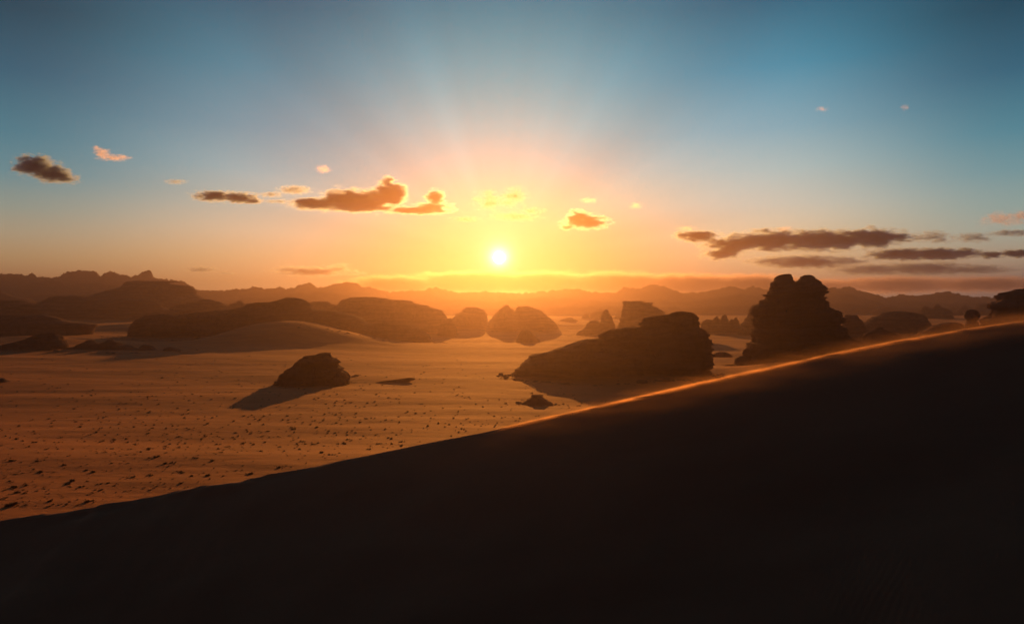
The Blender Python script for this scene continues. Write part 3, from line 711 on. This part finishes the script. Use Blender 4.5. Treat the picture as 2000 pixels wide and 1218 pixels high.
# ------------------------------------------------------------------ clouds (volumes, outside the haze)
from mathutils import Matrix
def cloud(lobes, D, label, K=0.065, amp=1.0, nscale=1.7, depth=0.9, colour=(0.42, 0.62, 0.9), seed=0, soft=0.7, g=0.72, step=0.55, wisp=False, grp='small clouds in the evening sky'):
    """lobes: (column, row, half width, half height) in photograph pixels, converted to metres at distance D"""
    mpp = D / F
    lobes = [(a_, b_, c_ * 1.08, d_ * 1.12) for a_, b_, c_, d_ in lobes]
    cx = sum(l[0] for l in lobes) / len(lobes); cy = sum(l[1] for l in lobes) / len(lobes)
    az = math.atan((cx - 1000) / F)
    c = Vector(P(cx, cy, D * 1.0))
    bm = bmesh.new()
    L = []
    for lx, ly, rx, ry in lobes:
        q = Vector(((lx - cx) * mpp, 0, (cy - ly) * mpp)); rr = Vector((rx * mpp, max(ry * 1.6, rx * 0.45) * mpp * depth, ry * mpp))
        L.append((q, rr))
        r = bmesh.ops.create_icosphere(bm, subdivisions=4, radius=1.0)
        bmesh.ops.transform(bm, matrix=Matrix.Translation(q) @ Matrix.Diagonal((*(rr * 1.34), 1)), verts=r['verts'])
    me = bpy.data.meshes.new('cloud'); bm.to_mesh(me); bm.free()
    o = bpy.data.objects.new('cloud', me); COL.objects.link(o); o.location = c
    if len(lobes) > 1:
        rm = o.modifiers.new('union', 'REMESH'); rm.mode = 'VOXEL'
        rm.voxel_size = max(3.0, max(o.dimensions) / 110)
    m = bpy.data.materials.new('cloud_vapour'); m.use_nodes = True; m.node_tree.nodes.clear()
    n = NT(m.node_tree); out = n.new('ShaderNodeOutputMaterial')
    p = n.new('ShaderNodeTexCoord').outputs['Object']
    h = sum(l[3] for l in lobes) / len(lobes) * mpp
    seedv = (seed * 137.0, seed * 71.0, 0)
    pn = n.v('ADD', n.v('MULTIPLY', p, (0.42, 0.8, 1.0)), seedv)
    nz = n.noise(pn, nscale / (h * 0.95), 6, 0.66)
    if wisp:      # torn fibres: thin ridges of a warped noise, leaning with the wind
        px_, py_, pz_ = n.sep(p)
        q0 = n.comb(n.m('ADD', px_, n.m('MULTIPLY', pz_, 0.9)), py_, pz_)
        wn = n.noise(n.v('ADD', n.v('MULTIPLY', q0, (0.7, 0.6, 1.0)), seedv), nscale / (h * 0.8), 5, 0.6, 1.2)
        rid = n.m('SUBTRACT', 1.0, n.m('MULTIPLY', n.m('ABSOLUTE', n.m('SUBTRACT', wn, 0.5)), 9.0), clamp=True)
        nz = n.m('ADD', n.m('MULTIPLY', nz, 0.55), n.m('MULTIPLY', rid, 0.26))
    d = None
    for q, rr in L:
        e = n.v('LENGTH', n.v('DIVIDE', n.v('SUBTRACT', p, tuple(q)), tuple(rr)))
        e = n.m('SUBTRACT', 1.0, e)
        d = e if d is None else n.m('SMOOTH_MAX', d, e, 0.15)
    dd = n.m('ADD', d, n.m('MULTIPLY', n.m('SUBTRACT', nz, 0.54), amp * 3.2))
    den = n.m('MULTIPLY', n.mr(dd, 0.0, soft, 0, 1, 'SMOOTHSTEP'), n.mr(d, -0.32, -0.02, 0, 1))
    den = n.m('MULTIPLY', den, K)
    pv = n.new('ShaderNodeVolumePrincipled')
    pv.inputs['Density Attribute'].default_value = ''; pv.inputs['Temperature Attribute'].default_value = ''
    pv.inputs['Color'].default_value = (*colour, 1); pv.inputs['Anisotropy'].default_value = g
    n.put(pv.inputs['Density'], den); n.l.new(pv.outputs[0], out.inputs['Volume'])
    try: m.cycles.volume_step_rate = step
    except Exception: pass
    o.data.materials.append(m)
    return tag(o, label, 'cloud', grp)
CLOUDS = 1
if CLOUDS:
    cloud([(70, 325, 42, 22), (105, 340, 40, 17), (130, 350, 26, 9)], 6500, 'dark puffy cloud with glowing upper fringe, alone above the jagged mountains', seed=1, amp=1.0)
    cloud([(200, 300, 16, 10), (222, 308, 34, 6), (190, 290, 9, 6)], 6500, 'small pale wispy cloud just right of the dark puffy cloud', seed=2, K=0.018, amp=1.2, colour=(0.8, 0.8, 0.9))
    cloud([(343, 355, 24, 5)], 7500, 'tiny thin grey cloud above the first flat dark cloud', seed=3, K=0.02, amp=1.3)
    cloud([(420, 383, 46, 11), (465, 386, 44, 11), (490, 392, 30, 6)], 8500, 'flat dark lens shaped cloud, first of the band left of the sun', seed=4)
    cloud([(575, 371, 34, 9), (530, 380, 24, 6), (540, 393, 26, 3)], 8500, 'ragged thin brown cloud between the two long dark clouds', seed=5, K=0.03, amp=1.3)
    cloud([(620, 398, 62, 13), (680, 390, 58, 21), (730, 392, 46, 22), (764, 380, 32, 26), (700, 404, 80, 10), (757, 360, 18, 14)], 8500, 'long orange brown cloud with bright curling plume on its right end', seed=6, amp=1.0)
    cloud([(815, 411, 70, 7), (845, 406, 42, 12), (850, 386, 20, 16)], 8500, 'low flat cloud with a wisp rising from it, left of the sun', seed=7, amp=1.0)
    cloud([(955, 393, 34, 22), (1005, 384, 32, 20), (980, 398, 50, 12)], 9500, 'broken golden wispy cloud directly above the sun', seed=8, K=0.024, amp=2.0, nscale=1.7, wisp=True, soft=0.8, step=0.3, colour=(0.68, 0.66, 0.75), g=0.6)
    cloud([(1005, 423, 62, 10), (1040, 412, 30, 10), (910, 428, 40, 7)], 9500, 'bright thin golden cloud strip between the wispy cloud and the sun', seed=9, K=0.03, amp=1.7, nscale=1.5, wisp=True, soft=0.8, step=0.3, colour=(0.68, 0.66, 0.75), g=0.6)
    cloud([(1145, 434, 48, 14), (1130, 425, 28, 14), (1108, 444, 16, 6)], 9500, 'small orange cloud with glowing rim, upper right of the sun', seed=10, amp=1.0)
    cloud([(1362, 461, 46, 12)], 10500, 'small brown cloud left of the long cloud bar', seed=11)
    cloud([(1430, 480, 62, 15), (1500, 470, 90, 20), (1600, 470, 105, 20), (1690, 465, 84, 20), (1745, 464, 52, 11), (1410, 495, 44, 14)], 10500, 'long dark cloud bar above the tower', seed=12, grp='cloud bars above the tower')
    cloud([(1570, 511, 110, 15), (1500, 510, 50, 9), (1650, 509, 56, 9)], 12500, 'hazy cloud streak immediately above the tower', seed=13, K=0.016, grp='cloud bars above the tower')
    cloud([(1760, 497, 70, 12), (1830, 496, 84, 11), (1880, 494, 40, 9)], 12000, 'dark spindle shaped cloud below the right end of the long bar', seed=14, grp='cloud bars above the tower')
    cloud([(1700, 526, 110, 13), (1800, 524, 130, 15), (1900, 526, 90, 10)], 13500, 'broad dim cloud layer under the spindle shaped cloud', seed=15, K=0.009, grp='cloud bars above the tower')
    cloud([(1820, 462, 36, 12), (1835, 470, 30, 6)], 10500, 'ragged cloud scrap off the right tip of the long bar', seed=16, K=0.016, amp=1.3)
    cloud([(1950, 428, 46, 18), (1990, 425, 34, 18)], 9000, 'peach coloured broken cloud patch high at the right', seed=17, K=0.012, amp=1.7, nscale=1.3, wisp=True, colour=(0.7, 0.7, 0.8))
    cloud([(1900, 464, 44, 10), (1975, 455, 50, 7)], 10500, 'thin brown cloud sliver below the peach patch', seed=18, K=0.016, amp=1.2)
    cloud([(1985, 495, 44, 8), (1935, 498, 24, 8)], 12000, 'dark narrow cloud at the edge of the view beside the spindle cloud', seed=19)
    cloud([(395, 526, 36, 7), (440, 534, 22, 3)], 13500, 'faint pair of small clouds above the gap in the jagged mountains', seed=20, K=0.012)
    cloud([(610, 530, 82, 10), (565, 526, 32, 9), (660, 524, 30, 10), (690, 533, 30, 5)], 13500, 'low orange cloud with lumpy top over the distant range', seed=21, K=0.012)
    for cx2, cy2, rx2, ry2, dd2, lab in ((632, 330, 16, 8, 7000, 'faint tiny wisp high above the long orange brown cloud'), (1606, 213, 13, 5, 5800, 'tiny pale wisp high in the blue sky above the tower'),
                                    (1767, 210, 8, 6, 5800, 'tiny pale puff right of the wisp in the high blue sky'), (1241, 402, 15, 7, 9000, 'tiny golden wisp upper right of the small orange cloud'),
                                    (1150, 391, 18, 6, 9000, 'pair of tiny pale flecks just above the small orange cloud'), (1340, 446, 22, 5, 10000, 'pale fleck above the small brown cloud'),
                                    (1532, 448, 14, 7, 10500, 'pale tuft on top of the long cloud bar')):
        cloud([(cx2, cy2, rx2, ry2)], dd2, lab, seed=cx2 % 37, K=0.006, amp=1.3, colour=(0.9, 0.8, 0.75))
    cloud([(780, 556, 130, 20), (920, 552, 150, 24), (1060, 553, 150, 25), (1200, 554, 150, 25), (1340, 556, 150, 24), (1470, 556, 140, 22)], 16500, 'very long low cloud bank on the horizon under the sun', seed=22, K=0.009, amp=0.4, colour=(0.8, 0.7, 0.7), grp='cloud banks on the horizon')
    cloud([(1600, 560, 150, 18), (1750, 556, 170, 20), (1920, 555, 160, 18), (2060, 556, 130, 18)], 16500, 'mauve cloud bank on the horizon behind the tower', seed=23, K=0.004, amp=0.4, colour=(0.8, 0.7, 0.75), grp='cloud banks on the horizon')

# ------------------------------------------------------------------ sand blowing over the dune crest
def build_blowing_sand():
    xs = np.arange(-24, 60, 0.7)
    V, Fc = [], []
    SEC = [(1.6, -0.75), (1.4, 0.4), (0.6, 1.3), (0, 1.6), (-4, 1.5), (-8, 0.7), (-9.5, 0.0), (-9.6, -3.9), (-4, -1.9), (0, -0.35)]
    m = len(SEC)
    for x in xs:
        a = 0.15 + 0.85 * min(1, (x - 1.5) / 14.0); zc = float(crest_z(x))
        for yy, zz in SEC:
            V.append((x, YC + yy, zc + zz * (a if zz > 0 else 1)))
    n = len(xs)
    for i in range(n - 1):
        for k in range(m):
            Fc.append((i * m + k, i * m + (k + 1) % m, (i + 1) * m + (k + 1) % m, (i + 1) * m + k))
    Fc.append(list(range(m))[::-1]); Fc.append([(n - 1) * m + k for k in range(m)])
    mt = bpy.data.materials.new('blowing_sand'); mt.use_nodes = True; mt.node_tree.nodes.clear()
    nt = NT(mt.node_tree); out = nt.new('ShaderNodeOutputMaterial')
    p = nt.new('ShaderNodeNewGeometry').outputs['Position']
    x, y, z = nt.sep(p)
    co = np.polyfit(np.linspace(-25, 59, 200), crest_z(np.linspace(-25, 59, 200)), 7)
    zc = float(co[0])
    for c in co[1:]:
        zc = nt.m('ADD', nt.m('MULTIPLY', zc, x), float(c)) if not isinstance(zc, float) else nt.m('ADD', nt.m('MULTIPLY', x, zc), float(c))
    h = nt.m('MAXIMUM', nt.m('SUBTRACT', z, zc), 0.0)
    den = nt.m('ADD', nt.m('MULTIPLY', nt.m('POWER', 2.718, nt.m('DIVIDE', h, -0.05)), 1.2), nt.m('MULTIPLY', nt.m('POWER', 2.718, nt.m('DIVIDE', h, -0.22)), 0.035))
    nz = nt.noise(nt.v('MULTIPLY', p, (0.5, 0.8, 1.6)), 1.0, 4, 0.6)
    den = nt.m('MULTIPLY', den, nt.m('MULTIPLY', nt.mr(nz, 0.33, 0.67, 0.1, 1.9), nt.mr(nt.noise(nt.comb(nt.m('MULTIPLY', x, 0.16), 0.3, 0.7), 1.0, 3, 0.6), 0.35, 0.65, 0.4, 1.5)))
    den = nt.m('MULTIPLY', den, nt.mr(x, -24, 24, 0.05, 1.0, 'SMOOTHSTEP'))
    den = nt.m('MULTIPLY', den, nt.mr(x, 36, 48, 1.0, 0.3))
    yy = nt.m('DIVIDE', nt.m('SUBTRACT', y, YC - 0.1), 0.55)
    den = nt.m('MULTIPLY', den, nt.m('POWER', 2.718, nt.m('MULTIPLY', nt.m('MULTIPLY', yy, yy), -1.0)))
    den = nt.m('MULTIPLY', den, nt.mr(h, 0.8, 1.4, 1.0, 0.0))
    dn = nt.m('MAXIMUM', nt.m('SUBTRACT', YC, y), 0.0)
    hz = nt.m('DIVIDE', nt.m('SUBTRACT', nt.m('SUBTRACT', z, zc), 0.1), 0.75)
    pl = nt.m('MULTIPLY', nt.m('POWER', 2.718, nt.m('MULTIPLY', nt.m('MULTIPLY', hz, hz), -1.0)), nt.m('POWER', 2.718, nt.m('DIVIDE', dn, -4.5)))
    pl = nt.m('MULTIPLY', pl, nt.mr(dn, 6.5, 9.3, 1.0, 0.0))
    n2 = nt.noise(nt.v('MULTIPLY', p, (0.13, 0.35, 0.9)), 1.0, 4, 0.6)
    pl = nt.m('MULTIPLY', nt.m('MULTIPLY', pl, nt.mr(n2, 0.38, 0.68, 0.1, 2.2)), nt.mr(x, -18, 28, 0.0, 0.02, 'SMOOTHSTEP'))
    den = nt.m('ADD', den, nt.m('MULTIPLY', pl, nt.mr(h, 0.9, 1.5, 1.0, 0.0)))
    pv = nt.new('ShaderNodeVolumePrincipled')
    pv.inputs['Density Attribute'].default_value = ''; pv.inputs['Temperature Attribute'].default_value = ''
    pv.inputs['Color'].default_value = (0.95, 0.62, 0.34, 1); pv.inputs['Anisotropy'].default_value = 0.6
    nt.put(pv.inputs['Density'], den); nt.l.new(pv.outputs[0], out.inputs['Volume'])
    try: mt.cycles.volume_step_rate = 0.05
    except Exception: pass
    tag(link_mesh('blowing_sand', V, Fc, mt), 'glowing sand blown along the crest of the dark dune', 'blowing sand', kind='stuff')
build_blowing_sand()

# ------------------------------------------------------------------ haze: one even volume around the whole place
HAZE = 3.3e-4
def build_haze():
    bm = bmesh.new(); bmesh.ops.create_cube(bm, size=1)
    me = bpy.data.meshes.new('haze'); bm.to_mesh(me); bm.free()
    o = bpy.data.objects.new('haze', me); COL.objects.link(o)
    zt, zb = 240.0, -60.0
    o.location = (0, 0, (zt + zb) / 2); o.scale = (8400, 8400, zt - zb)
    m = bpy.data.materials.new('haze'); m.use_nodes = True; m.node_tree.nodes.clear()
    n = NT(m.node_tree); out = n.new('ShaderNodeOutputMaterial'); pv = n.new('ShaderNodeVolumePrincipled')
    pv.inputs['Density Attribute'].default_value = ''; pv.inputs['Temperature Attribute'].default_value = ''
    pv.inputs['Color'].default_value = (0.20, 0.165, 0.175, 1); pv.inputs['Anisotropy'].default_value = 0.82
    pv.inputs['Density'].default_value = HAZE
    n.l.new(pv.outputs[0], out.inputs['Volume']); me.materials.append(m)
    tag(o, 'thin warm dusty haze filling the desert valley', 'haze', kind='stuff')
build_haze()
